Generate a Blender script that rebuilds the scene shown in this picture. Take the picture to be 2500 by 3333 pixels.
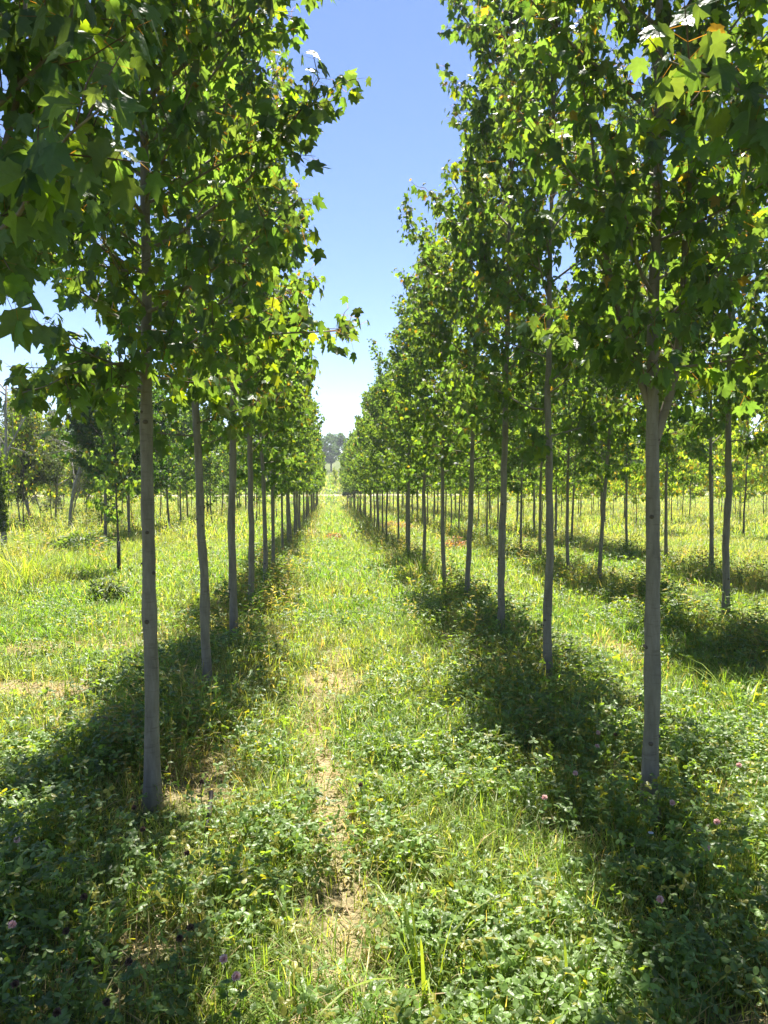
import bpy, math, random
import numpy as np
from mathutils import Vector, Matrix

for o in list(bpy.data.objects):
    bpy.data.objects.remove(o)
scene = bpy.context.scene
COL = scene.collection
R_ = math.radians

# ------------------------------------------------------------------ camera
EYE = 1.6
YAW, PITCH = R_(4.11), R_(-3.46)
cam_d = bpy.data.cameras.new('camera')
cam = bpy.data.objects.new('camera', cam_d)
COL.objects.link(cam)
cam.location = (0, 0, EYE)
cam.rotation_euler = (math.pi / 2 + PITCH, 0, -YAW)
cam_d.sensor_fit = 'VERTICAL'
cam_d.sensor_height = 36.0
cam_d.lens = 36.0 * 0.7515
cam_d.clip_start = 0.05
cam_d.clip_end = 4000
scene.camera = cam
FPX = 0.7515 * 3333

# ------------------------------------------------------------------ world, sun, exposure
SUN_EL, SUN_AZ = R_(64), R_(6)            # azimuth clockwise from the row direction (+Y)
world = bpy.data.worlds.new('World')
scene.world = world
world.use_nodes = True
wn = world.node_tree.nodes
wl = world.node_tree.links
sky = wn.new('ShaderNodeTexSky')
sky.sky_type = 'NISHITA'
sky.sun_disc = False
sky.sun_elevation = SUN_EL
sky.sun_rotation = SUN_AZ
sky.altitude = 0
sky.air_density = 0.75
sky.dust_density = 0.0
sky.ozone_density = 4.5
bg = wn['Background']
bg.inputs['Strength'].default_value = 0.058
tint = wn.new('ShaderNodeMix')
tint.data_type = 'RGBA'
tint.blend_type = 'MULTIPLY'
tint.inputs['Factor'].default_value = 1.0
tint.inputs['B'].default_value = (1.04, .96, 1.0, 1)
wl.new(sky.outputs[0], tint.inputs['A'])
wl.new(tint.outputs['Result'], bg.inputs['Color'])

sun_d = bpy.data.lights.new('sun', 'SUN')
sun_d.energy = 5.0
sun_d.angle = R_(0.53)
sun_d.color = (1.0, 0.95, 0.86)
sun = bpy.data.objects.new('sun', sun_d)
COL.objects.link(sun)
sdir = Vector((math.sin(SUN_AZ) * math.cos(SUN_EL), math.cos(SUN_AZ) * math.cos(SUN_EL), math.sin(SUN_EL)))
sun.rotation_euler = sdir.to_track_quat('Z', 'Y').to_euler()
sun.location = sdir * 60

scene.view_settings.view_transform = 'Standard'
scene.view_settings.look = 'None'
scene.view_settings.exposure = 1.95
scene.view_settings.gamma = 1.0
scene.view_settings.use_curve_mapping = False
scene.render.engine = 'CYCLES'
cy = scene.cycles
cy.max_bounces = 9
cy.diffuse_bounces = 7
cy.glossy_bounces = 2
cy.transmission_bounces = 5
cy.transparent_max_bounces = 4
cy.caustics_reflective = False
cy.caustics_refractive = False
cy.use_denoising = True
cy.sample_clamp_indirect = 6.0

# ------------------------------------------------------------------ helpers
rng = np.random.default_rng(7)


def tag(o, label, cat=None, group=None, kind=None):
    o['label'] = label
    if cat:
        o['category'] = cat
    if group:
        o['group'] = group
    if kind:
        o['kind'] = kind
    return o


def empty(name, loc, rz=0.0, s=1.0):
    o = bpy.data.objects.new(name, None)
    COL.objects.link(o)
    o.location = loc
    o.rotation_euler = (0, 0, rz)
    o.scale = (s, s, s)
    o.empty_display_size = 0.2
    return o


def link(name, me, parent=None):
    o = bpy.data.objects.new(name, me)
    COL.objects.link(o)
    if parent is not None:
        o.parent = parent
    return o


def norm(v):
    return v / np.maximum(np.linalg.norm(v, axis=-1, keepdims=True), 1e-9)


class MB:
    """collects instanced templates and tubes into one mesh"""
    def __init__(s):
        s.v, s.c, s.l, s.n, s.sm = [], [], [], [], []
        s.nv = 0

    def inst(s, T, F, pos, basis, col, smooth=False):
        T = np.asarray(T, float)
        N, k = len(pos), len(T)
        if N == 0:
            return
        V = np.einsum('nij,kj->nki', basis, T) + pos[:, None, :]
        if col.ndim == 2:
            C = np.repeat(col[:, None, :], k, 1)
        else:
            C = col
        flat = np.concatenate([np.asarray(f) for f in F])
        cnt = np.array([len(f) for f in F])
        L = flat[None, :] + (np.arange(N) * k)[:, None] + s.nv
        s.v.append(V.reshape(-1, 3))
        s.c.append(C.reshape(-1, 3))
        s.l.append(L.reshape(-1))
        s.n.append(np.tile(cnt, N))
        s.sm.append(np.full(N * len(F), smooth))
        s.nv += N * k

    def raw(s, V, F, col, smooth=False):
        V = np.asarray(V, float)
        s.v.append(V)
        s.c.append(np.repeat(np.asarray(col, float)[None, :], len(V), 0))
        s.l.append(np.concatenate([np.asarray(f) for f in F]) + s.nv)
        s.n.append(np.array([len(f) for f in F]))
        s.sm.append(np.full(len(F), smooth))
        s.nv += len(V)

    def tube(s, P, rad, k=6, col=(.2, .2, .2), cap=True):
        P = np.asarray(P, float)
        rad = np.asarray(rad, float)
        n = len(P)
        d = norm(np.gradient(P, axis=0))
        ref = np.array([0.0, 0.0, 1.0]) if abs(d[:, 2]).mean() < .8 else np.array([1.0, 0.1, 0.0])
        a = norm(np.cross(d, ref))
        b = np.cross(d, a)
        th = np.arange(k) / k * 2 * math.pi
        V = (P[:, None, :] + rad[:, None, None] * (np.cos(th)[None, :, None] * a[:, None, :] + np.sin(th)[None, :, None] * b[:, None, :])).reshape(-1, 3)
        F = []
        for i in range(n - 1):
            for j in range(k):
                j2 = (j + 1) % k
                F.append((i * k + j, i * k + j2, (i + 1) * k + j2, (i + 1) * k + j))
        if cap:
            F.append(tuple((n - 1) * k + j for j in range(k)))
        s.raw(V, F, col, True)

    def mesh(s, name, mat):
        me = bpy.data.meshes.new(name)
        V = np.concatenate(s.v)
        C = np.concatenate(s.c)
        L = np.concatenate(s.l)
        n = np.concatenate(s.n)
        sm = np.concatenate(s.sm)
        me.vertices.add(len(V))
        me.vertices.foreach_set('co', V.astype(np.float32).ravel())
        me.loops.add(len(L))
        me.loops.foreach_set('vertex_index', L.astype(np.int32))
        me.polygons.add(len(n))
        st = np.concatenate([[0], np.cumsum(n)[:-1]])
        me.polygons.foreach_set('loop_start', st.astype(np.int32))
        me.polygons.foreach_set('use_smooth', sm.astype(bool))
        at = me.color_attributes.new('Col', 'FLOAT_COLOR', 'POINT')
        at.data.foreach_set('color', np.concatenate([C, np.ones((len(C), 1))], 1).astype(np.float32).ravel())
        me.update(calc_edges=True)
        if mat:
            me.materials.append(mat)
        return me

    def build(s, name, mat, parent=None):
        return link(name, s.mesh(name, mat), parent)


def basis(mid, nrm, size, wid=None):
    m = norm(mid)
    n = norm(nrm - (nrm * m).sum(-1, keepdims=True) * m)
    x = np.cross(m, n)
    size = np.broadcast_to(np.asarray(size, float), (len(m),))
    wid = size if wid is None else np.broadcast_to(np.asarray(wid, float), (len(m),))
    return np.stack([x * wid[:, None], m * size[:, None], n * wid[:, None]], -1)


_perm = np.random.default_rng(3).random((256, 256))


def vnoise(x, y):
    xi, yi = np.floor(x).astype(int), np.floor(y).astype(int)
    fx, fy = x - xi, y - yi
    fx, fy = fx * fx * (3 - 2 * fx), fy * fy * (3 - 2 * fy)
    g = lambda i, j: _perm[i % 256, j % 256]
    return (g(xi, yi) * (1 - fx) + g(xi + 1, yi) * fx) * (1 - fy) + (g(xi, yi + 1) * (1 - fx) + g(xi + 1, yi + 1) * fx) * fy


_ky = np.array([-200, -20, 0, 6, 9, 12, 16, 22, 40, 60, 66, 74, 80, 88, 110, 150, 210, 400, 1500.])
_kz = np.array([0.4, 0.05, 0, 0, -.04, -.13, -.26, -.46, -1.06, -1.75, -1.9, -1.86, -1.68, -1.62, -1.3, -.45, .9, 5.0, 9.0])


def TZ(x, y):
    x, y = np.asarray(x, float), np.asarray(y, float)
    z = (np.interp(y - 1.5, _ky, _kz) + np.interp(y, _ky, _kz) + np.interp(y + 1.5, _ky, _kz)) / 3
    near = np.clip(1 - y / 40, 0, 1)
    return z + near * 0.05 * (vnoise(x * .9 + 40, y * .9 + 40) - .5) + near * 0.02 * (vnoise(x * 4, y * 4 + 9) - .5)


_cF = np.array([math.sin(YAW) * math.cos(PITCH), math.cos(YAW) * math.cos(PITCH), math.sin(PITCH)])
_cR = np.array([math.cos(YAW), -math.sin(YAW), 0])
_cU = np.cross(_cR, _cF)


def gp(px, py):
    """where on the terrain a photo pixel (2500 x 3333) lies"""
    d = _cF + (px - 1250) / FPX * _cR - (py - 1666.5) / FPX * _cU
    lo, hi = 0.5, 400.0
    for _ in range(50):
        t = (lo + hi) / 2
        p = np.array([0, 0, EYE]) + t * d
        if p[2] > TZ(p[0], p[1]):
            lo = t
        else:
            hi = t
    p = np.array([0, 0, EYE]) + lo * d
    return float(p[0]), float(p[1]), float(TZ(p[0], p[1]))


def px2x(px, y):
    return y * math.tan(math.atan((px - 1250) / FPX) + YAW)


# ------------------------------------------------------------------ materials
def new_mat(name):
    m = bpy.data.materials.new(name)
    m.use_nodes = True
    nt = m.node_tree
    nt.nodes.clear()
    out = nt.nodes.new('ShaderNodeOutputMaterial')
    return m, nt, out


def leaf_mat(name, trans=(2.6, 2.3, .55), fac=.5, rough=.38, spec=.5):
    m, nt, out = new_mat(name)
    N, L = nt.nodes.new, nt.links.new
    a = N('ShaderNodeAttribute')
    a.attribute_name = 'Col'
    tc = N('ShaderNodeTexCoord')
    no = N('ShaderNodeTexNoise')
    no.inputs['Scale'].default_value = 45
    no.inputs['Detail'].default_value = 2
    L(tc.outputs['Object'], no.inputs['Vector'])
    mr = N('ShaderNodeMapRange')
    mr.inputs['To Min'].default_value = .72
    mr.inputs['To Max'].default_value = 1.28
    L(no.outputs['Fac'], mr.inputs['Value'])
    mu = N('ShaderNodeMix')
    mu.data_type = 'RGBA'
    mu.blend_type = 'MULTIPLY'
    mu.inputs['Factor'].default_value = 1
    L(a.outputs['Color'], mu.inputs['A'])
    L(mr.outputs['Result'], mu.inputs['B'])
    p = N('ShaderNodeBsdfPrincipled')
    p.inputs['Roughness'].default_value = rough
    p.inputs['Specular IOR Level'].default_value = spec
    L(mu.outputs['Result'], p.inputs['Base Color'])
    bm = N('ShaderNodeBump')
    bm.inputs['Strength'].default_value = .55
    bm.inputs['Distance'].default_value = .012
    L(no.outputs['Fac'], bm.inputs['Height'])
    L(bm.outputs[0], p.inputs['Normal'])
    t2 = N('ShaderNodeMix')
    t2.data_type = 'RGBA'
    t2.blend_type = 'MULTIPLY'
    t2.clamp_result = True
    t2.inputs['Factor'].default_value = 1
    t2.inputs['B'].default_value = (*trans, 1)
    L(mu.outputs['Result'], t2.inputs['A'])
    tr = N('ShaderNodeBsdfTranslucent')
    L(t2.outputs['Result'], tr.inputs['Color'])
    mx = N('ShaderNodeMixShader')
    mx.inputs['Fac'].default_value = fac
    L(p.outputs[0], mx.inputs[1])
    L(tr.outputs[0], mx.inputs[2])
    L(mx.outputs[0], out.inputs['Surface'])
    return m


def bark_mat(name, c1, c2, knot=(.05, .045, .04)):
    m, nt, out = new_mat(name)
    N, L = nt.nodes.new, nt.links.new
    tc = N('ShaderNodeTexCoord')
    mp = N('ShaderNodeMapping')
    mp.inputs['Scale'].default_value = (30, 30, 6)
    L(tc.outputs['Object'], mp.inputs['Vector'])
    n1 = N('ShaderNodeTexNoise')
    n1.inputs['Scale'].default_value = 1
    n1.inputs['Detail'].default_value = 5
    n1.inputs['Roughness'].default_value = .65
    L(mp.outputs[0], n1.inputs['Vector'])
    mp2 = N('ShaderNodeMapping')
    mp2.inputs['Scale'].default_value = (14, 14, 110)
    L(tc.outputs['Object'], mp2.inputs['Vector'])
    n2 = N('ShaderNodeTexNoise')
    n2.inputs['Scale'].default_value = 1
    n2.inputs['Detail'].default_value = 3
    L(mp2.outputs[0], n2.inputs['Vector'])
    r1 = N('ShaderNodeValToRGB')
    r1.color_ramp.elements[0].position = .36
    r1.color_ramp.elements[0].color = (*c1, 1)
    r1.color_ramp.elements[1].position = .64
    r1.color_ramp.elements[1].color = (*c2, 1)
    L(n1.outputs['Fac'], r1.inputs['Fac'])
    r2 = N('ShaderNodeValToRGB')
    r2.color_ramp.elements[0].position = .28
    r2.color_ramp.elements[0].color = (.66, .63, .58, 1)
    r2.color_ramp.elements[1].position = .42
    r2.color_ramp.elements[1].color = (1, 1, 1, 1)
    L(n2.outputs['Fac'], r2.inputs['Fac'])
    mu = N('ShaderNodeMix')
    mu.data_type = 'RGBA'
    mu.blend_type = 'MULTIPLY'
    mu.inputs['Factor'].default_value = .8
    L(r1.outputs[0], mu.inputs['A'])
    L(r2.outputs[0], mu.inputs['B'])
    at = N('ShaderNodeAttribute')
    at.attribute_name = 'Col'
    mu2 = N('ShaderNodeMix')
    mu2.data_type = 'RGBA'
    mu2.blend_type = 'MULTIPLY'
    mu2.inputs['Factor'].default_value = 1
    L(mu.outputs['Result'], mu2.inputs['A'])
    L(at.outputs['Color'], mu2.inputs['B'])
    p = N('ShaderNodeBsdfPrincipled')
    p.inputs['Roughness'].default_value = .75
    p.inputs['Specular IOR Level'].default_value = .3
    L(mu2.outputs['Result'], p.inputs['Base Color'])
    b = N('ShaderNodeBump')
    b.inputs['Strength'].default_value = .5
    b.inputs['Distance'].default_value = .006
    L(n1.outputs['Fac'], b.inputs['Height'])
    L(b.outputs[0], p.inputs['Normal'])
    L(p.outputs[0], out.inputs['Surface'])
    return m


def plain_mat(name, c, rough=.6, noise=0.25, scale=30):
    m, nt, out = new_mat(name)
    N, L = nt.nodes.new, nt.links.new
    tc = N('ShaderNodeTexCoord')
    n1 = N('ShaderNodeTexNoise')
    n1.inputs['Scale'].default_value = scale
    n1.inputs['Detail'].default_value = 4
    L(tc.outputs['Object'], n1.inputs['Vector'])
    r = N('ShaderNodeValToRGB')
    r.color_ramp.elements[0].position = .3
    r.color_ramp.elements[0].color = (*[x * (1 - noise) for x in c], 1)
    r.color_ramp.elements[1].position = .7
    r.color_ramp.elements[1].color = (*[min(1, x * (1 + noise)) for x in c], 1)
    L(n1.outputs['Fac'], r.inputs['Fac'])
    p = N('ShaderNodeBsdfPrincipled')
    p.inputs['Roughness'].default_value = rough
    L(r.outputs[0], p.inputs['Base Color'])
    L(p.outputs[0], out.inputs['Surface'])
    return m


M_LEAF = leaf_mat('maple_leaf', trans=(3.75, 3.1, .7), fac=.6, rough=.43, spec=.45)
M_FARLEAF = leaf_mat('woodland_leaf', trans=(1.6, 1.6, .7), fac=.35, rough=.6, spec=.2)
M_GRASS = leaf_mat('grass_blade', trans=(2.0, 1.9, .6), fac=.5, rough=.45, spec=.35)
M_CLOVER = leaf_mat('clover_leaf', trans=(2.1, 1.95, .45), fac=.5, rough=.42, spec=.45)
M_PETAL = leaf_mat('clover_petal', trans=(1.1, 1.0, 1.0), fac=.4, rough=.6, spec=.2)
M_BARK = bark_mat('grey_maple_bark', (.138, .122, .09), (.225, .20, .153))
M_DBARK = bark_mat('dark_bark', (.06, .05, .042), (.13, .11, .09))
M_DEAD = bark_mat('weathered_bark', (.20, .18, .16), (.36, .34, .31))

# ground: thatch, straw and bare soil
m, nt, out = new_mat('meadow_soil')
N, L = nt.nodes.new, nt.links.new
tc = N('ShaderNodeTexCoord')
n1 = N('ShaderNodeTexNoise'); n1.inputs['Scale'].default_value = 55; n1.inputs['Detail'].default_value = 6; n1.inputs['Roughness'].default_value = .7
L(tc.outputs['Object'], n1.inputs['Vector'])
r1 = N('ShaderNodeValToRGB')
r1.color_ramp.elements[0].position = .33; r1.color_ramp.elements[0].color = (.09, .066, .042, 1)
r1.color_ramp.elements[1].position = .66; r1.color_ramp.elements[1].color = (.46, .35, .23, 1)
L(n1.outputs['Fac'], r1.inputs['Fac'])
r2 = N('ShaderNodeValToRGB')
r2.color_ramp.elements[0].position = .36; r2.color_ramp.elements[0].color = (.035, .055, .012, 1)
r2.color_ramp.elements[1].position = .66; r2.color_ramp.elements[1].color = (.13, .15, .035, 1)
n2 = N('ShaderNodeTexNoise'); n2.inputs['Scale'].default_value = 14; n2.inputs['Detail'].default_value = 8; n2.inputs['Roughness'].default_value = .75
L(tc.outputs['Object'], n2.inputs['Vector'])
L(n2.outputs['Fac'], r2.inputs['Fac'])
at = N('ShaderNodeAttribute'); at.attribute_name = 'Col'
mx = N('ShaderNodeMix'); mx.data_type = 'RGBA'
L(at.outputs['Fac'], mx.inputs['Factor'])
L(r2.outputs[0], mx.inputs['A']); L(r1.outputs[0], mx.inputs['B'])
n3 = N('ShaderNodeTexNoise'); n3.inputs['Scale'].default_value = .12; n3.inputs['Detail'].default_value = 5
L(tc.outputs['Object'], n3.inputs['Vector'])
r3 = N('ShaderNodeValToRGB')
r3.color_ramp.elements[0].position = .35; r3.color_ramp.elements[0].color = (.8, .9, .8, 1)
r3.color_ramp.elements[1].position = .65; r3.color_ramp.elements[1].color = (1.25, 1.15, 1.0, 1)
L(n3.outputs['Fac'], r3.inputs['Fac'])
mm = N('ShaderNodeMix'); mm.data_type = 'RGBA'; mm.blend_type = 'MULTIPLY'; mm.inputs['Factor'].default_value = 1
L(mx.outputs['Result'], mm.inputs['A']); L(r3.outputs[0], mm.inputs['B'])
p = N('ShaderNodeBsdfPrincipled'); p.inputs['Roughness'].default_value = .95; p.inputs['Specular IOR Level'].default_value = .1
L(mm.outputs['Result'], p.inputs['Base Color'])
bp = N('ShaderNodeBump'); bp.inputs['Strength'].default_value = .8; bp.inputs['Distance'].default_value = .02
L(n1.outputs['Fac'], bp.inputs['Height']); L(bp.outputs[0], p.inputs['Normal'])
L(p.outputs[0], out.inputs['Surface'])
M_SOIL = m
M_ROAD = plain_mat('pale_dirt', (.30, .25, .18), .95, .2, 3)

# ------------------------------------------------------------------ rows
XL1, XR1, XR2, XR3, XL3, XL2 = -.842, 1.508, 3.72, 5.85, -5.2, -3.35
ROWS = np.array([XL1, XR1, XR2, XR3, XL3])


def bare(x, y):
    """0..1 : how bare / strawy the ground is"""
    b = np.exp(-((x + .02 + .06 * np.sin(y * 1.7)) / .16) ** 2) * (.0 + 1.2 * vnoise(x * 2 + 5, y * 1.1 + 3))
    b = b * (1 + .45 * (y < 2.9)) * np.clip((9 - y) / 4, 0, 1)
    b2 = np.clip((vnoise(x * 1.6 + 11, y * 1.6 + 2) - .70) * 5, 0, 1) * np.clip((10 - y) / 4, .15, 1)
    return np.clip(np.maximum(b * 1.25, b2 * .9), 0, 1)


# ------------------------------------------------------------------ ground sheet
def graded(stops):
    out = []
    for a, b, s in stops:
        n = max(1, int(round((b - a) / s)))
        out.append(np.linspace(a, b, n, endpoint=False))
    out.append([stops[-1][1]])
    return np.concatenate(out)


gx = graded([(-1200, -200, 100), (-200, -40, 16), (-40, -8, 2), (-8, -4, .4), (-4, 5, .12), (5, 10, .5), (10, 40, 2), (40, 200, 16), (200, 1200, 100)])
gy = graded([(-150, -10, 20), (-10, 1, 1), (1, 8, .12), (8, 16, .4), (16, 100, 2), (100, 220, 8), (220, 1500, 80)])
X, Y = np.meshgrid(gx, gy)
V = np.stack([X, Y, TZ(X, Y)], -1).reshape(-1, 3)
nx, ny = len(gx), len(gy)
i, j = np.meshgrid(np.arange(nx - 1), np.arange(ny - 1))
a = (j * nx + i).ravel()
g = MB()
g.v.append(V)
bb = bare(V[:, 0], V[:, 1])
g.c.append(np.repeat(bb[:, None], 3, 1))
g.l.append(np.stack([a, a + 1, a + nx + 1, a + nx], 1).ravel())
g.n.append(np.full(len(a), 4))
g.sm.append(np.full(len(a), True))
ground = g.build('ground', M_SOIL)
tag(ground, 'sunlit nursery field floor of soil, straw and thatch under the trees', 'ground', kind='structure')

# dirt road across the end of the rows
rb = MB()
xs = np.linspace(-160, 160, 81)
w0 = 81.5 + .25 * np.sin(xs * .11)
V = []
for k_ in (0, 1, 2, 3):
    yy = w0 + k_ * 1.4
    V.append(np.stack([xs, yy, TZ(xs, yy) + .012 + (.03 if k_ in (1, 2) else 0)], -1))
V = np.concatenate(V)
F = []
for k_ in range(3):
    for q in range(80):
        F.append((k_ * 81 + q, k_ * 81 + q + 1, (k_ + 1) * 81 + q + 1, (k_ + 1) * 81 + q))
rb.raw(V, F, (1, 1, 1), True)
road = rb.build('dirt_road', M_ROAD)
tag(road, 'pale dirt track crossing beyond the end of the tree rows', 'road', kind='structure')

# ------------------------------------------------------------------ leaf templates
def fan(half, centre, fold=.25, droop=.2, twist=0.0):
    pts = list(half) + [(-x, y) for x, y in half[::-1] if abs(x) > 1e-6 and (x, y) != half[0]]
    P = np.array([centre] + pts)
    z = -fold * np.abs(P[:, 0]) - droop * P[:, 1] ** 2 + twist * P[:, 0] * P[:, 1]
    T = np.stack([P[:, 0], P[:, 1], z], -1)
    n = len(pts)
    F = [(0, 1 + k, 1 + (k + 1) % n) for k in range(n)]
    return T, F


_h = [(0, 0), (.17, -.05), (.27, .06), (.40, .10), (.33, .24), (.47, .40), (.56, .62), (.38, .58), (.21, .53), (.25, .70), (.13, .80), (0, 1.05)]
LEAF_HI = [fan(_h, (0, .33), .28, .22), fan(_h, (0, .33), -.12, .35, .3), fan(_h, (0, .33), .55, .1, -.25), fan(_h, (0, .33), .1, .05, .15)]
_h2 = [(0, 0), (.36, .05), (.55, .6), (.20, .52), (0, 1.05)]
LEAF_MID = [fan(_h2, (0, .33), .28, .22), fan(_h2, (0, .33), -.15, .3, .3), fan(_h2, (0, .33), .5, .1, -.25)]
LEAF_LO = [(np.array([(0, 0, 0), (.48, .45, -.15), (0, 1, -.2), (-.48, .45, -.15)]), [(0, 1, 2), (0, 2, 3)]),
           (np.array([(0, 0, 0), (.42, .5, .1), (0, 1, -.3), (-.42, .4, .1)]), [(0, 1, 2), (0, 2, 3)])]


# ------------------------------------------------------------------ tree generator
def rot_perp(d, r):
    """random unit vectors perpendicular to the rows of d"""
    v = r.normal(size=d.shape)
    v -= (v * d).sum(-1, keepdims=True) * d
    return norm(v)


def gen_tree(seed, H=5.5, zb=1.86, Rad=.9, nb=26, r0=.036, lod=0, gap=.039, lsz=.072, palette='maple',
             bias=None, extra=(), crook=.016, lean=(0, 0), prof=None, forkz=None):
    r = np.random.default_rng(seed)
    # trunk
    nz = 16 if lod else 44
    crook = crook * (16 / nz) ** .5
    zz = np.concatenate([[-.12, 0.0, .05, .14], np.linspace(.3, H, nz)])
    cx = np.cumsum(r.normal(0, crook * .5, len(zz)))
    cx = np.convolve(np.pad(cx, 1, 'edge'), [.25, .5, .25], 'valid')
    cyy = np.cumsum(r.normal(0, crook * .5, len(zz)))
    cx -= np.interp(zz, [0, zb], [cx[1], cx[1]])
    cyy -= cyy[1]
    P = np.stack([cx * np.clip(zz / .5, 0, 1) + lean[0] * zz, cyy * np.clip(zz / .5, 0, 1) + lean[1] * zz, zz], -1)
    rad = np.interp(zz, [-.12, 0, .06, .16, .34, zb, zb + (H - zb) * .5, H], [r0 * 1.95, r0 * 1.65, r0 * 1.42, r0 * 1.2, r0 * 1.04, r0 * .8, r0 * .42, .004])
    rad[3:-4] *= 1 + r.normal(0, .035, len(rad) - 7)
    if not lod:
        for zk in (.62, 1.02, 1.38, 1.7):
            rad *= 1 + .13 * np.exp(-((zz - zk - r.normal(0, .08)) / .045) ** 2)
    trunk_xy = lambda z: np.array([np.interp(z, zz, P[:, 0]), np.interp(z, zz, P[:, 1]), z])
    if prof is None:
        prof = ([0, .12, .4, .7, 1], [.80, .98, .95, .68, .28])
    branches = []
    nodes_p, nodes_d, nodes_tip = [], [], []
    ang = r.uniform(0, 6.28)
    spec = []
    for q in range(nb):
        u = (q + r.uniform(.1, .9)) / nb
        t = u ** .95 * .96
        z0 = zb - .12 + (H - zb) * t * .95
        ang += 2.4 + r.normal(0, .35)
        e = R_(np.interp(t, [0, .12, .5, 1], [8, 28, 50, 66]) + r.normal(0, 8))
        Lb = Rad * np.interp(t, *prof) / math.cos(e) * (r.uniform(.70, 1.08) if (r.random() > .12 or t < .4) else r.uniform(1.12, 1.3))
        if bias is not None:
            Lb *= 1 + bias[2] * math.cos(ang - math.atan2(bias[1], bias[0]))
        spec.append((z0, ang, e, min(Lb, H - z0 + .35), None))
    for (z0, a_, e_, L_, rr) in extra:
        spec.append((z0, R_(a_), R_(e_), L_, rr))
    for (z0, a_, e_, L_, rr) in spec:
        n = 7
        pts = [trunk_xy(z0)]
        az, el = a_, e_ - R_(8)
        for k in range(n - 1):
            az += r.normal(0, .10)
            el += R_(22) / n + r.normal(0, .07)
            st = L_ / (n - 1)
            pts.append(pts[-1] + st * np.array([math.cos(az) * math.cos(el), math.sin(az) * math.cos(el), math.sin(el)]))
        pts = np.array(pts)
        rb0 = rr if rr else np.clip(.0065 * L_ ** .7 + .003, .004, .014)
        brad = np.linspace(1, .22, n) * rb0
        tw = []
        d = norm(np.gradient(pts, axis=0))
        cum = np.linspace(0, 1, n)
        ntw = max(3, int(L_ / .075))
        s = np.clip((np.arange(ntw) + r.uniform(0, 1, ntw)) / ntw * .92 + .08, 0, 1)
        bp_ = np.stack([np.interp(s, cum, pts[:, k]) for k in range(3)], -1)
        bd = norm(np.stack([np.interp(s, cum, d[:, k]) for k in range(3)], -1))
        td = norm(bd * .65 + rot_perp(bd, r) * .85 + np.array([0, 0, .12]))
        tl = np.interp(s, [0, .4, 1], [.22, .34, .13]) * r.uniform(.55, 1.15, ntw) * min(1.0, .45 + L_ * .55)
        for k in range(ntw):
            mid = bp_[k] + td[k] * tl[k] * .5 + np.array([0, 0, .01])
            tip = bp_[k] + td[k] * tl[k] + np.array([0, 0, .03 * r.normal()])
            tw.append((np.array([bp_[k], mid, tip]), (.0026, .002, .0012)))
            m_ = max(2, int(tl[k] / gap))
            f = (np.arange(m_) + .6) / m_
            nodes_p.append(bp_[k] + (tip - bp_[k]) * f[:, None])
            nodes_d.append(np.repeat(td[k][None], m_, 0))
            nodes_tip.append(f > .8)
        m_ = max(3, int(L_ * .6 / gap))
        f = np.linspace(.4, 1, m_)
        nodes_p.append(np.stack([np.interp(f, cum, pts[:, k]) for k in range(3)], -1))
        nodes_d.append(norm(np.stack([np.interp(f, cum, d[:, k]) for k in range(3)], -1)))
        nodes_tip.append(f > .9)
        branches.append((pts, brad, tw))
    # leader leaves
    f = np.arange(H - .9, H, gap)
    nodes_p.append(np.array([trunk_xy(z) for z in f]))
    nodes_d.append(np.repeat(np.array([[0, 0, 1.]]), len(f), 0))
    nodes_tip.append(f > H - .15)
    NP, ND, NT = np.concatenate(nodes_p), np.concatenate(nodes_d), np.concatenate(nodes_tip)
    # opposite pairs
    side = rot_perp(ND, r)
    NP, ND, NT, side = np.concatenate([NP, NP]), np.concatenate([ND, ND]), np.concatenate([NT, NT]), np.concatenate([side, -side])
    keep = r.random(len(NP)) < .93
    NP, ND, NT, side = NP[keep], ND[keep], NT[keep], side[keep]
    N_ = len(NP)
    pet = norm(side * .8 + ND * .45 + np.array([0, 0, -.25]) + r.normal(0, .25, (N_, 3)))
    plen = r.uniform(.03, .07, N_)
    base = NP + pet * plen[:, None]
    midv = norm(pet * .45 + np.array([0, 0, -.95]) + r.normal(0, .36, (N_, 3)))
    nrm = norm(pet * .75 + np.array([0, 0, .42]) + r.normal(0, .45, (N_, 3)))
    size = lsz * r.uniform(.55, 1.22, N_) * np.where(NT, .72, 1)
    # pigment
    if palette == 'maple':
        c = np.array([.050, .095, .039]) * r.uniform(.7, 1.35, (N_, 1))
        yel = r.random(N_) < .09
        c[yel] = np.array([.085, .135, .018]) * r.uniform(.8, 1.2, (yel.sum(), 1))
        red = NT & (r.random(N_) < .08) & (NP[:, 2] > zb + .3)
        c[red] = np.array([.14, .105, .022]) * r.uniform(.7, 1.2, (red.sum(), 1))
    elif palette == 'bluegreen':
        c = np.array([.030, .070, .026]) * r.uniform(.7, 1.35, (N_, 1))
        yel = r.random(N_) < .08
        c[yel] = np.array([.10, .12, .03])
    else:
        c = np.array([.095, .155, .034]) * r.uniform(.65, 1.35, (N_, 1))
        yel = r.random(N_) < .14
        c[yel] = np.array([.19, .17, .035]) * r.uniform(.7, 1.2, (yel.sum(), 1))
    c *= 1 + r.normal(0, .06, (N_, 3))
    return dict(P=P, rad=rad, branches=branches, base=base, mid=midv, nrm=nrm, size=size, col=np.clip(c, .004, 1), NP=NP, lod=lod)


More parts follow.
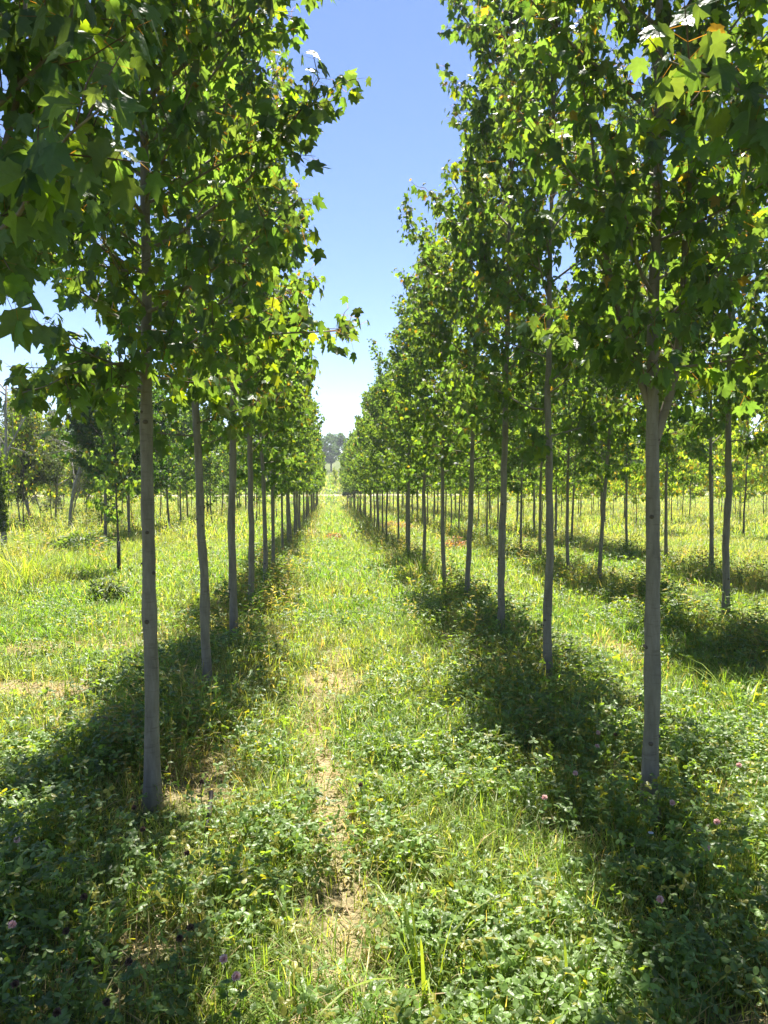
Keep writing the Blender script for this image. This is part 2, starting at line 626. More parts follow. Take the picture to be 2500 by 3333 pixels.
def tree_meshes(t, name, leafmat, barkmat, ring=10, separate=True, twigs=True):
    """returns (trunk mesh, [branch meshes], crown mesh)"""
    r = np.random.default_rng(len(t['base']))
    tb = MB()
    tb.tube(t['P'], t['rad'], ring, (1, 1, 1))
    if ring >= 8:      # pruning knots on the clear stem
        P, rad = t['P'], t['rad']
        for q in range(7):
            z = r.uniform(.3, 2.0)
            th = r.uniform(0, 6.28)
            c = np.array([np.interp(z, P[:, 2], P[:, 0]), np.interp(z, P[:, 2], P[:, 1]), z])
            rr = np.interp(z, P[:, 2], rad)
            d = np.array([math.cos(th), math.sin(th), .15])
            s = r.uniform(.45, .8)
            tb.tube([c + d * rr * .55, c + d * rr * .98, c + d * (rr + .006)], [rr * s * .75, rr * s * .5, rr * s * .2], 7, (.45, .4, .36))
    bm_ = []
    for pts, brad, tw in t['branches']:
        b = MB() if separate else tb
        b.tube(pts, brad, 8 if separate else 3, (.92, .9, .88))
        if twigs:
            for p3, r3 in tw:
                b.tube(p3, r3, 3, (.55, .42, .36), cap=False)
        if separate:
            bm_.append(b.mesh('branch', barkmat))
    trunk = tb.mesh('trunk', barkmat)
    cb = MB()
    TT = {0: LEAF_HI, 1: LEAF_MID, 2: LEAF_LO}[t['lod']]
    B = basis(t['mid'], t['nrm'], t['size'])
    which = r.integers(0, len(TT), len(B))
    for k, (T, F) in enumerate(TT):
        s = which == k
        cb.inst(T, F, t['base'][s], B[s], t['col'][s])
    if t['lod'] == 0:  # leaf stalks
        d = t['base'] - t['NP']
        Ln = np.linalg.norm(d, axis=1)
        sid = rot_perp(norm(d), r)
        Bp = basis(d, sid, Ln, .0016)
        pc = np.repeat(np.array([[.14, .075, .03]]), len(d), 0)
        cb.inst([(-.5, 0, 0), (.5, 0, 0), (.4, 1, 0), (-.4, 1, 0)], [(0, 1, 2, 3)], t['NP'], Bp, pc)
    return trunk, bm_, cb.mesh('crown', leafmat)


def place(name, meshes, loc, rz=0, s=1.0, sz=None):
    root = empty(name, loc, rz, s)
    if sz:
        root.scale = (s, s, sz)
    tr = link('trunk', meshes[0], root)
    for b in meshes[1]:
        link('branch', b, tr)
    link('crown', meshes[2], root)
    return root


ORD = ['', 'first', 'second', 'third', 'fourth', 'fifth', 'sixth', 'seventh', 'eighth', 'ninth', 'tenth', 'eleventh', 'twelfth',
       'thirteenth', 'fourteenth', 'fifteenth', 'sixteenth', 'seventeenth', 'eighteenth', 'nineteenth', 'twentieth']

# shared variants: detailed, middle distance, far
THIN = [tree_meshes(gen_tree(150 + k, H=5.6, Rad=.74, nb=28, r0=.032, lod=0), 'n', M_LEAF, M_BARK, 12) for k in range(2)]
NEARV = [tree_meshes(gen_tree(100 + k, H=5.5, Rad=.79, nb=40, gap=.037, r0=.032, lod=0), 'n', M_LEAF, M_BARK, 12) for k in range(5)]
MIDV = [tree_meshes(gen_tree(200 + k, H=5.5, Rad=.80, nb=36, r0=.031, lod=1, gap=.043, lsz=.082), 'm', M_LEAF, M_BARK, 8, separate=False) for k in range(5)]
FARV = [tree_meshes(gen_tree(300 + k, H=5.5, Rad=.78, nb=24, r0=.030, lod=2, gap=.075, lsz=.14), 'f', M_LEAF, M_BARK, 6, separate=False, twigs=False) for k in range(4)]


def row_tree(x, y, label, group, first=None, s=None, rz=None):
    r = np.random.default_rng(int(abs(x) * 977 + y * 131))
    d = math.hypot(x, y)
    V_ = NEARV if d < 9.5 else (MIDV if d < 24 else FARV)
    ms = first or V_[int(r.integers(0, len(V_)))]
    s = s or r.uniform(.94, 1.06) * float(np.interp(y, [7.4, 9.6, 12, 70], [1.0, .88, .77, .82]))
    rz_ = r.uniform(0, 6.28) if rz is None else rz
    wd_ = r.uniform(.95, 1.06) * (1.0 if y < 9.2 else 1.05)
    root = place('maple_tree', ms, (x, y, float(TZ(x, y))), rz_, s * wd_, s)
    root.rotation_euler = (r.normal(0, .008), r.normal(-.02, .008), rz_)
    tag(root, label, 'tree', group)
    return root


r = np.random.default_rng(55)
# --- row left of the aisle
G = 'maples in the row left of the aisle'
ov = tree_meshes(gen_tree(411, H=5.2, zb=2.04, Rad=.80, nb=34, lod=0, lsz=.078, gap=.040, bias=(.35, 1, .42), extra=[(1.86, 8, 60, 1.0, .016)]), 'o', M_LEAF, M_BARK, 12)
row_tree(XL1 - .10, 2.0, 'overhanging maple at the upper left, big drooping leaves, trunk out of frame', G, ov, 1.0, 0.0)
T1 = tree_meshes(gen_tree(421, H=5.6, zb=1.98, Rad=.88, nb=40, r0=.0305, lod=0, crook=.012, gap=.040, bias=(1, 0, .2), extra=[(2.75, 2, 30, 1.0, .007), (3.0, -12, 42, 1.0, .007), (2.06, 250, -2, .7, .008), (2.1, 300, 3, .7, .008), (2.0, 60, 3, .7, .007), (2.2, 340, 4, .6, .007), (2.3, 268, 8, .62, .007), (2.55, 250, 14, .7, .007), (2.75, 290, 16, .7, .007), (3.0, 262, 20, .72, .007), (3.2, 282, 26, .7, .007), (3.5, 270, 30, .7, .007), (2.45, 200, 6, .7, .007)]), 't', M_LEAF, M_BARK, 16)
row_tree(px2x(478, 3.56), 3.56, 'nearest maple left of the aisle, straight pale trunk rising from the weeds', G, T1, 1.0, 0.0).rotation_euler = (0, .002, 0)
yl = [5.23, 6.7, 8.27, 10.05, 11.5, 12.7, 14.9, 15.6, 16.8, 18.4, 19.7, 21.0]
while yl[-1] < 60:
    yl.append(yl[-1] + 1.66 + r.normal(0, .1))
for k, y in enumerate(yl):
    n = k + 2
    lab = f'slim grey maple, {ORD[n]} trunk from the front in the row left of the aisle' if n <= 13 else 'small distant maple crowded at the far end of the row left of the aisle'
    row_tree(px2x([667, 755, 815, 862, 887][k], y) if k < 5 else XL1 + r.normal(0, .035), y, lab, first=THIN[0] if k == 0 else None, group=G if n <= 13 else 'distant maples ending the left row')
# --- row right of the aisle
G = 'maples in the row right of the aisle'
ov = tree_meshes(gen_tree(431, H=5.3, zb=2.2, Rad=.72, nb=28, lod=0, lsz=.08, bias=(-.2, 1, .3)), 'o', M_LEAF, M_BARK, 12)
row_tree(XR1 + .12, 1.93, 'overhanging maple at the upper right corner, leaves hanging in, trunk out of frame', G, ov, 1.0, 0.0)
T1 = tree_meshes(gen_tree(443, H=5.6, zb=2.0, Rad=.74, nb=42, gap=.038, r0=.0325, lod=0, crook=.010,
                          extra=[(1.68, 5, 77, 1.9, .022), (1.84, 172, 72, 1.6, .017)]), 't', M_LEAF, M_BARK, 16)
row_tree(px2x(2138, 3.36), 3.36, 'nearest maple right of the aisle, stout trunk splitting into three upright limbs', G, T1, 1.0, -.15).rotation_euler = (0, -.006, -.15)
yr = [5.21, 6.72, 8.35, 9.94, 12.1, 14.0, 15.4, 17.2, 19.0, 20.4, 22.5, 24.0]
while yr[-1] < 61:
    yr.append(yr[-1] + 1.66 + r.normal(0, .1))
for k, y in enumerate(yr):
    n = k + 2
    lab = f'slim grey maple, {ORD[n]} trunk from the front in the row right of the aisle' if n <= 13 else 'small distant maple crowded at the far end of the row right of the aisle'
    row_tree(px2x([1795, 1632, 1522, 1450, 1382][k], y) if k < 5 else XR1 + r.normal(0, .035), y, lab, first=THIN[1] if k == 0 else None, group=G if n <= 13 else 'distant maples ending the right row')
# --- second row on the right
G = 'maples in the second row right of the aisle'
ys = [4.2, 5.7, 7.25, 8.0, 10.1, 11.3, 13.2, 15.1, 16.0, 17.9, 19.8]
xs_ = [3.8, 3.75, 3.9, 3.45, 3.65, 3.6, 3.7, 3.82, 3.7, 3.72, 3.7]
while ys[-1] < 60:
    ys.append(ys[-1] + 1.75 + r.normal(0, .15))
    xs_.append(XR2 + r.normal(0, .06))
for k, (x, y) in enumerate(zip(xs_, ys)):
    if k < 2:
        lab = ['leafy maple beyond the right edge, only its outer leaves in view above the forked maple',
               'leafy maple beside the right edge, hanging behind the forked maple'][k]
    elif k < 11:
        lab = f'grey trunked maple, {ORD[k - 1]} visible trunk in the second row right of the aisle'
    else:
        lab = 'thin distant maple far back in the second row right of the aisle'
    row_tree(x, y, lab, G if k < 11 else 'distant maples of the second right row')
# --- third row on the right
G = 'maples in the third row right of the aisle'
ys = [7.0, 9.0, 11.4, 12.7, 15.0, 16.5, 17.4, 19.5, 21.5]
xs_ = [5.95, 5.9, 5.87, 5.74, 5.98, 5.98, 5.62, 5.85, 5.85]
while ys[-1] < 60:
    ys.append(ys[-1] + 1.9 + r.normal(0, .2))
    xs_.append(XR3 + r.normal(0, .08))
for k, (x, y) in enumerate(zip(xs_, ys)):
    if k < 2:
        lab = ['maple hidden behind the right edge, crown filling the gap between nearer crowns',
               'maple at the right edge, dark crown behind the second row'][k]
    elif k < 9:
        lab = f'thin maple, {ORD[k - 1]} visible trunk in the third row right of the aisle'
    else:
        lab = 'thin distant maple far back in the third row right of the aisle'
    t_ = row_tree(x, y, lab, G if k < 9 else 'distant maples of the third right row', s=r.uniform(.82, .96))
    if k == 3:
        t_.rotation_euler = (0, -.075, 1.2)
        t_['label'] = 'thin leaning maple tilted left in the third row right of the aisle'

# --- row further left, shorter trees
G = 'maples in the far left row'
BIGL = [tree_meshes(gen_tree(470 + k, H=4.6, zb=1.65, Rad=1.1, nb=44, lod=1, gap=.05, lsz=.11, palette='bluegreen'), 'b', M_LEAF, M_BARK, 8, separate=False) for k in range(2)]
for k in range(20):
    y = [18.9, 20.4, 22.3, 24.4, 26.0, 27.4][k] if k < 6 else 27.4 + (k - 5) * 2.1 + r.normal(0, .15)
    x = -5.3 + r.normal(0, .1)
    lab = f'short maple, {ORD[k + 1]} trunk from the front in the far left row' if k < 6 else 'short distant maple towards the end of the far left row'
    lt = row_tree(x, y, lab, G if k < 6 else 'distant maples of the far left row', first=BIGL[k % 2] if k < 4 else None, s=r.uniform(.74, .84) if k > 2 else [.86, .82, .8][k])
    if k < 4:
        lt.scale = (1.05, 1.05, .98 - .03 * k)
    else:
        lt.scale = (lt.scale[0] * 1.35, lt.scale[1] * 1.35, lt.scale[2] * 1.06)

# --- young tree with black trunk guard and others in that sparse row
YG = [tree_meshes(gen_tree(500 + k, H=3.6, zb=1.15, Rad=.62, nb=17, r0=.02, lod=1, gap=.062, lsz=.115), 'y', M_LEAF, M_DBARK, 7, separate=(k == 0)) for k in range(2)]
YV = [tree_meshes(gen_tree(520 + k, H=3.4, zb=1.1, Rad=.72, nb=20, r0=.018, lod=2, gap=.07, lsz=.12, palette='yellow'), 'yy', M_LEAF, M_DBARK, 5, separate=False, twigs=False) for k in range(4)]
M_BLACK = plain_mat('black_plastic', (.012, .012, .013), .5, .2, 60)
gb = MB()
th = np.linspace(0, 2 * math.pi, 15)[:-1]
for q in range(26):    # mesh sleeve as stacked hoops with uprights
    z = q * .024
    gb.tube(np.stack([.033 * np.cos(np.append(th, th[0])), .033 * np.sin(np.append(th, th[0])), np.full(15, z)], -1), np.full(15, .0035), 4, (1, 1, 1), cap=False)
for a_ in th:
    gb.tube([(.033 * math.cos(a_), .033 * math.sin(a_), 0), (.033 * math.cos(a_ + .3), .033 * math.sin(a_ + .3), .6)], [.003, .003], 4, (1, 1, 1))
GUARD = gb.mesh('trunk_guard', M_BLACK)
x, y, z = gp(388, 1867)
yt = place('young_maple', YG[0], (x, y, z), .5, .88)
link('trunk_guard', GUARD, yt)
tag(yt, 'young maple with a black mesh trunk guard standing left of the nearest left trunk', 'tree')
for k, (px, py) in enumerate([(760, 1712), (835, 1702), (845, 1690), (900, 1684), (690, 1716)]):
    x, y, z = gp(px, py)
    o = place('young_maple', YG[1], (x, y, z), k * 1.3, r.uniform(.72, .9))
    if k in (1, 3):
        link('trunk_guard', GUARD, o)
    tag(o, ['dark stemmed young maple seen between the second and third left trunks', 'young maple with guard behind the fourth left trunk',
            'small young maple behind the fifth left trunk', 'small guarded young maple behind the seventh left trunk',
            'dark young maple just right of the second left trunk'][k], 'tree', 'young maples in the sparse left row')

# --- young yellowish nursery trees in the right-hand field
G = 'young yellow green trees in the right field'
n_y = 0
for (x, y, s_) in [(11.2, 20.0, 1.35), (12.4, 24.0, 1.2), (9.6, 22.0, 1.1)]:
    o = place('young_tree', YV[int(x) % 4], (x, y, float(TZ(x, y))), x, s_)
    tag(o, {11.2: 'nearest yellow green young tree at the right edge of the field', 12.4: 'yellow green young tree behind the nearest one at the right edge',
            9.6: 'slim yellow green young tree between the third row trunks and the right edge'}[x], 'tree')
for row, x0 in enumerate([8.1, 10.6, 13.0, 15.6, 18.3, 21.2, 24.4, 28, 32]):
    y = 25.5 + row * 1.0 + r.uniform(0, 2) if row else 26.5
    while y < 62:
        x = x0 + r.normal(0, .35)
        if x < .66 * y:
            o = place('young_tree', YV[int(r.integers(0, 4))], (x, y, float(TZ(x, y))), r.uniform(0, 6.28), r.uniform(.8, 1.3))
            n_y += 1
            tag(o, 'thin young tree with yellow green crown among the rows of the right field', 'tree', G)
        y += r.uniform(2.0, 3.4)

# ------------------------------------------------------------------ left field: scraggly, dead and vine-covered trees
def gen_bare(seed, H=4.0, r0=.03, lod=2, leafy=.3, lean=(0, 0), zb=.9, col=(.085, .115, .03)):
    r = np.random.default_rng(seed)
    tubes, tips = [], []

    def grow(p, d, L_, rad, depth):
        n = 5
        pts = [p]
        for k in range(n):
            d = norm(d + r.normal(0, .12, 3) + np.array([0, 0, .05]))
            pts.append(pts[-1] + d * L_ / n)
        pts = np.array(pts)
        tubes.append((pts, np.linspace(rad, rad * .45, n + 1), depth))
        if depth >= 2:
            tips.append(pts[2:])
        if depth >= 3:
            return
        m_ = [6, 5, 4][depth]
        for k in range(m_):
            f = r.uniform(.3 if depth else zb / H, 1)
            i_ = min(n - 1, int(f * n))
            q = pts[i_] + (pts[i_ + 1] - pts[i_]) * (f * n - i_)
            dd = norm(d * .7 + r.normal(0, .55, 3) + np.array([0, 0, .2]))
            grow(q, dd, L_ * r.uniform(.35, .6), rad * .42, depth + 1)
    grow(np.array([0, 0, -.05]), norm(np.array([lean[0], lean[1], 1.0])), H * .75, r0, 0)
    tb = MB()
    for pts, rd, dp in tubes:
        tb.tube(pts, np.maximum(rd, .004), [7, 5, 4, 3][dp], (1, 1, 1))
    tp = np.concatenate(tips)
    nn = int(len(tp) * leafy * 8)
    ix = r.integers(0, len(tp), nn)
    base = tp[ix] + r.normal(0, .09, (nn, 3))
    mid = norm(r.normal(0, .6, (nn, 3)) + np.array([0, 0, -.4]))
    nr = norm(r.normal(0, .5, (nn, 3)) + np.array([0, 0, .8]))
    cb = MB()
    c = np.array(col) * r.uniform(.6, 1.5, (nn, 1)) * (1 + r.normal(0, .1, (nn, 3)))
    T, F = LEAF_LO[0]
    T = T * np.array([.55, 1, 1])
    cb.inst(T, F, base, basis(mid, nr, .10 * r.uniform(.6, 1.3, nn)), np.clip(c, .01, 1))
    return tb, cb


def scrag(name, label, px, py, seed, group=None, **kw):
    x, y, z = gp(px, py)
    tb, cb = gen_bare(seed, **kw)
    root = empty(name, (x, y, z))
    tb.build('trunk', M_DEAD, root)
    cb.build('crown', M_FARLEAF, root)
    tag(root, label, 'tree', group)
    return root


scrag('scraggly_tree', 'half dead tree with pale forking branches left of the guarded young maple', 225, 1735, 601, H=4.9, r0=.06, leafy=.7)
scrag('bare_tree', 'bare leaning tree with grey twigs against the sky at the left edge', 20, 1745, 602, H=6.2, r0=.06, leafy=.12, lean=(-.10, 0), zb=2.2)
scrag('scraggly_tree', 'crooked thin tree with drooping pale branches near the left edge', 109, 1712, 603, H=4.6, r0=.06, leafy=.8, lean=(-.15, 0))
scrag('scraggly_tree', 'slender half bare tree right of the crooked one in the weedy field', 290, 1700, 604, H=3.9, r0=.045, leafy=.5)
scrag('scraggly_tree', 'low bushy tree with light leaves in the weedy field', 180, 1705, 605, H=3.4, r0=.05, leafy=1.4)
# vine-wrapped trunk at the left edge
x, y, z = gp(14, 1800)
root = empty('vine_covered_tree', (x, y, z))
tb = MB()
tb.tube([(0, 0, -.1), (.0, 0, .6), (-.05, 0, 1.5), (-.06, 0, 2.6), (-.1, 0, 3.4)], [.07, .06, .05, .04, .02], 9, (1, 1, 1))
tb.build('trunk', M_DEAD, root)
n = 900
rr_ = np.random.default_rng(8)
zz = rr_.uniform(.5, 2.1, n)
ra = .06 + .17 * rr_.random(n) ** 1.5 * np.clip(zz / 1.5, .5, 1)
an = rr_.uniform(0, 6.28, n)
base = np.stack([ra * np.cos(an) - .03 * zz, ra * np.sin(an), zz], -1)
nr = norm(np.stack([np.cos(an), np.sin(an), rr_.normal(.3, .4, n)], -1) + rr_.normal(0, .3, (n, 3)))
md = norm(rr_.normal(0, .4, (n, 3)) + np.array([0, 0, -.7]))
cb = MB()
cb.inst(*LEAF_MID[0], base, basis(md, nr, .075 * rr_.uniform(.6, 1.2, n)), np.array([.05, .09, .02]) * rr_.uniform(.6, 1.4, (n, 1)))
cb.build('vine', M_LEAF, root)
tag(root, 'dark trunk wrapped in leafy vine at the left edge of the field', 'tree')
# a row of leafy young maples between the field and the far left row
y_, k = 26.0, 0
while y_ < 60:
    x_ = -7.5 + .12 * math.sin(k * 2.3)
    o = place('young_maple', YG[1], (x_, y_, float(TZ(x_, y_))), k * 1.7, 1.0 + .12 * math.sin(k * 1.9))
    tag(o, 'leafy young maple in the outermost row on the left, before the weedy field', 'tree', 'young maples of the outermost left row')
    y_ += 2.1 + .2 * math.sin(k)
    k += 1
# slim young trees farther back on the left
G = 'thin pale trees in the left field'
BV = []
for k in range(4):
    tb, cb = gen_bare(640 + k, H=3.4, r0=.03, leafy=1.0 + .3 * k, zb=1.0)
    BV.append((tb.mesh('trunk', M_DEAD), [], cb.mesh('crown', M_FARLEAF)))
rr_ = np.random.default_rng(17)
for k in range(64):
    y = rr_.uniform(24, 64)
    x = -rr_.uniform(8.5, 9 + y * .46)
    if x < -.52 * y - 1 or x > -7.5:
        x = -rr_.uniform(8, .5 * y)
    V_ = BV[k % 4] if k % 3 == 0 else YV[k % 4]
    o = place('thin_tree', V_, (x, y, float(TZ(x, y))), rr_.uniform(0, 6.28), rr_.uniform(.85, 1.3))
    tag(o, 'thin pale young tree scattered in the weedy field on the left', 'tree', G)

# ------------------------------------------------------------------ distant trees beyond the road
def gen_far(seed, H, Rw, pine=False):
    r = np.random.default_rng(seed)
    tb = MB()
    tb.tube([(0, 0, -.4), (0, 0, H * .5), (.2, 0, H * .93)], [.28, .2, .05], 7, (1, 1, 1))
    pos, nr, sz, cl = [], [], [], []
    if pine:
        for k in range(30):
            z = H * (.15 + .83 * (k + r.random()) / 30)
            L_ = Rw * (1.02 - z / H) ** .75 * r.uniform(.6, 1.15)
            a = r.uniform(0, 6.28)
            tip = np.array([math.cos(a) * L_, math.sin(a) * L_, z + r.uniform(-.2, .5)])
            tb.tube([(0, 0, z - .3), tip * np.array([.5, .5, 1]) - np.array([0, 0, .15]), tip], [.07, .04, .015], 4, (1, 1, 1))
            m_ = 120
            f = r.uniform(.25, 1, m_)[:, None]
            pos.append(np.array([0, 0, z]) * (1 - f) + tip * f + r.normal(0, 1, (m_, 3)) * np.array([.35, .35, .13]))
        P = np.concatenate(pos)
        n = len(P)
        c = np.array([.05, .088, .035]) * r.uniform(.6, 1.4, (n, 1))
        S = r.uniform(.25, .5, n)
    else:
        cs = []
        for k in range(34):
            z = H * r.uniform(.28, .97)
            t = (z / H - .28) / .7
            R0 = Rw * (math.sin(math.pi * (.2 + .72 * t)) ** .7)
            a = r.uniform(0, 6.28)
            rr = R0 * math.sqrt(r.random()) * .95
            c0 = np.array([rr * math.cos(a), rr * math.sin(a), z])
            s = r.uniform(.55, 1.1) * Rw * .34
            m_ = 110
            d = norm(r.normal(0, 1, (m_, 3)))
            pos.append(c0 + d * s * r.uniform(.6, 1.0, (m_, 1)) * np.array([1, 1, .75]))
            tb.tube([(0, 0, z * .6), c0], [.08, .02], 4, (1, 1, 1))
            cs.append(np.repeat(r.uniform(.75, 1.25), m_))
        P = np.concatenate(pos)
        n = len(P)
        c = np.array([.085, .15, .045]) * (np.concatenate(cs) * r.uniform(.7, 1.3, n))[:, None]
        S = r.uniform(.28, .55, n)
    cb = MB()
    cb.inst(*LEAF_LO[0], P, basis(norm(r.normal(0, 1, (n, 3))), norm(r.normal(0, .7, (n, 3)) + np.array([0, 0, .6])), S), c)
    return tb.mesh('trunk', M_DBARK), [], cb.mesh('crown', M_FARLEAF)


FT = [gen_far(700 + k, 11, 3.6) for k in range(4)]
FP = [gen_far(720 + k, 14, 3.4, True) for k in range(2)]
FB = [gen_far(740 + k, 3.4, 1.9) for k in range(2)]
rr_ = np.random.default_rng(23)
k = 0
x = -118.0
while x < 165:
    y = 168 + rr_.uniform(-12, 30)
    pine = rr_.random() < .3
    if abs(x) < 9:
        x += 4.0
        continue
    if pine:
        o = place('pine_tree', FP[k % 2], (x, y, float(TZ(x, y))), rr_.uniform(0, 6), rr_.uniform(.72, 1.0))
        tag(o, 'dark tiered pine in the wooded skyline beyond the dirt track', 'tree', 'pines on the skyline')
    else:
        o = place('broadleaf_tree', FT[k % 4], (x, y, float(TZ(x, y))), rr_.uniform(0, 6), rr_.uniform(.75, 1.12))
        tag(o, 'round broadleaf tree in the wooded skyline beyond the dirt track', 'tree', 'broadleaf trees on the skyline')
    k += 1
    x += rr_.uniform(2.6, 4.2)
# the few trees that show in the gap at the end of the aisle
for (px, d, V_, s, nm, lab) in [(1078, 186, FT[0], .80, 'broadleaf_tree', 'pale green tree on the slope closing the view at the aisle end'),
                                (1056, 176, FT[1], .74, 'broadleaf_tree', 'soft green tree left of the gap at the aisle end'),
                                (1122, 180, FT[2], .82, 'broadleaf_tree', 'blue green broadleaf tree right of the gap at the aisle end')]:
    x = (px - 1070) / FPX * d
    o = place(nm, V_, (x, d, float(TZ(x, d))), 1.0, s)
    tag(o, lab, 'tree')
# bushes beside the track
x = (1092 - 1070) / FPX * 90
o = place('young_tree', YV[0], (x, 90, float(TZ(x, 90))), 1.0, .8)
tag(o, 'small light green tree standing just beyond the dirt track', 'tree')
for (px, d, s, lab) in [(1124, 80, .2, 'rounded bush at the right end of the dirt track in the aisle gap'),
                        (1150, 79, .5, 'dark bush behind the last trunks of the right row')]:
    x = (px - 1070) / FPX * d
    o = place('bush', FB[int(px) % 2], (x, d, float(TZ(x, d))), px, s)
    tag(o, lab, 'bush')
rr_ = np.random.default_rng(29)
for k in range(60):
    x = rr_.uniform(-60, 85)
    y = rr_.uniform(92, 150)
    if abs(x - .5) < 7:
        x += 14
    o = place('bush', FB[k % 2], (x, y, float(TZ(x, y))), rr_.uniform(0, 6), rr_.uniform(.7, 1.4))
    tag(o, 'rounded bush dotted over the green slope beyond the dirt track', 'bush', 'bushes on the far slope')

# ------------------------------------------------------------------ ground cover
def scatter(r, y0, y1, n, ml=.62, mr=.74, pad=.8):
    wmax = (ml + mr) * y1 + 2 * pad
    out = []
    got = 0
    while got < n:
        y = r.uniform(y0, y1, n)
        x = r.uniform(-ml * y1 - pad, mr * y1 + pad, n)
        ok = (x > -ml * y - pad) & (x < mr * y + pad)
        out.append(np.stack([x[ok], y[ok]], -1))
        got += ok.sum()
    return np.concatenate(out)[:n]


def rowdist(x):
    return np.min(np.abs(x[:, None] - ROWS[None, :4]), 1)


def blade_template(segs=3, bend=.35):
    V, F = [], []
    for k in range(segs):
        t = k / segs
        w = .5 * (1 - t ** 1.6 * .55) * (.75 if k == 0 else 1)
        V += [(-w, t * (1 - .12 * bend * t), -bend * t * t), (w, t * (1 - .12 * bend * t), -bend * t * t)]
    V.append((0, 1 - .2 * bend, -bend * 1.15))
    for k in range(segs - 1):
        F.append((2 * k, 2 * k + 1, 2 * k + 3, 2 * k + 2))
    F.append((2 * segs - 2, 2 * segs - 1, 2 * segs))
    return np.array(V), F


def blades(mb, r, xy, hgt, wid, col, segs=3, splay=.55, sink=.01):
    n = len(xy)
    z = TZ(xy[:, 0], xy[:, 1]) - sink
    pos = np.stack([xy[:, 0], xy[:, 1], z], -1)
    a = r.uniform(0, 6.283, n)
    sp = np.abs(r.normal(0, splay, n))
    d = norm(np.stack([np.cos(a) * sp, np.sin(a) * sp, np.ones(n)], -1))
    nr = np.stack([-np.cos(a), -np.sin(a), np.full(n, .2)], -1) + r.normal(0, .25, (n, 3))
    which = r.integers(0, 3, n)
    m_ = norm(d)
    nn = norm(nr - (nr * m_).sum(-1, keepdims=True) * m_)
    xx = np.cross(m_, nn)
    B = np.stack([xx * wid[:, None], m_ * hgt[:, None], nn * hgt[:, None]], -1)
    for k, bend in enumerate((.12, .45, .8)):
        T, F = blade_template(segs, bend)
        s = which == k
        mb.inst(T, F, pos[s], B[s], col[s])


def leaflet_template(k=0):
    h = [(0, 0), (.24, .25), (.34, .58), (.24, .88), (0, 1.0)]
    pts = h + [(-x, y) for x, y in h[-2:0:-1]]
    P = np.array(pts)
    z = -.35 * np.abs(P[:, 0]) - .18 * P[:, 1] ** 2
    V = np.stack([P[:, 0], P[:, 1], z], -1)
    return V, [(0, 1, 2, 3, 4), (0, 4, 5, 6, 7)]


def clovers(mb, r, xy, hgt, size, col, stems=True):
    n = len(xy)
    z = TZ(xy[:, 0], xy[:, 1])
    off = r.normal(0, .25, (n, 2)) * hgt[:, None]
    foot = np.stack([xy[:, 0], xy[:, 1], z - .01], -1)
    top = np.stack([xy[:, 0] + off[:, 0], xy[:, 1] + off[:, 1], z + hgt], -1)
    up = norm(np.array([0, 0, 1.0]) + r.normal(0, .38, (n, 3)))
    a0 = r.uniform(0, 6.28, n)
    ref = norm(np.stack([np.cos(a0), np.sin(a0), np.zeros(n)], -1))
    e1 = norm(ref - (ref * up).sum(-1, keepdims=True) * up)
    e2 = np.cross(up, e1)
    T, F = leaflet_template()
    for k in range(3):
        th = k * 2.094 + r.normal(0, .15, n)
        d = e1 * np.cos(th)[:, None] + e2 * np.sin(th)[:, None]
        d = norm(d + up * r.normal(.05, .28, n)[:, None])
        B = basis(d, up + r.normal(0, .12, (n, 3)), size * r.uniform(.85, 1.15, n))
        mb.inst(T, F, top, B, col * r.uniform(.88, 1.12, (n, 1)))
    if stems:
        d = top - foot
        Ln = np.linalg.norm(d, axis=1)
        Bp = basis(d, rot_perp(norm(d), r), Ln, .0022)
        mb.inst([(-.5, 0, 0), (.5, 0, 0), (.35, 1, 0), (-.35, 1, 0)], [(0, 1, 2, 3)], foot, Bp, col * .9)


def grass_colour(r, n, x, y):
    g = np.array([.135, .235, .035])
    yv = np.array([.29, .275, .09])
    dry = np.array([.42, .34, .18])
    rd = rowdist(x)
    f = np.clip(.08 + .7 * (vnoise(x * .7 + 3, y * .7) - .35) + .25 * (rd < .5), 0, 1)[:, None]
    f = np.clip(f + ((x < -3.6) & (y > 7))[:, None] * .16 + ((x > 6.5) & (y > 9))[:, None] * .22, 0, 1)
    c = g * (1 - f) + yv * f
    dd = r.random(n) < (.09 + .25 * bare(x, y) + .08 * (rd < .5))
    c[dd] = dry
    return np.clip(c * r.uniform(.65, 1.35, (n, 1)) * (1 + r.normal(0, .07, (n, 3))), .005, 1)


gr, cl = MB(), MB()
r = np.random.default_rng(77)
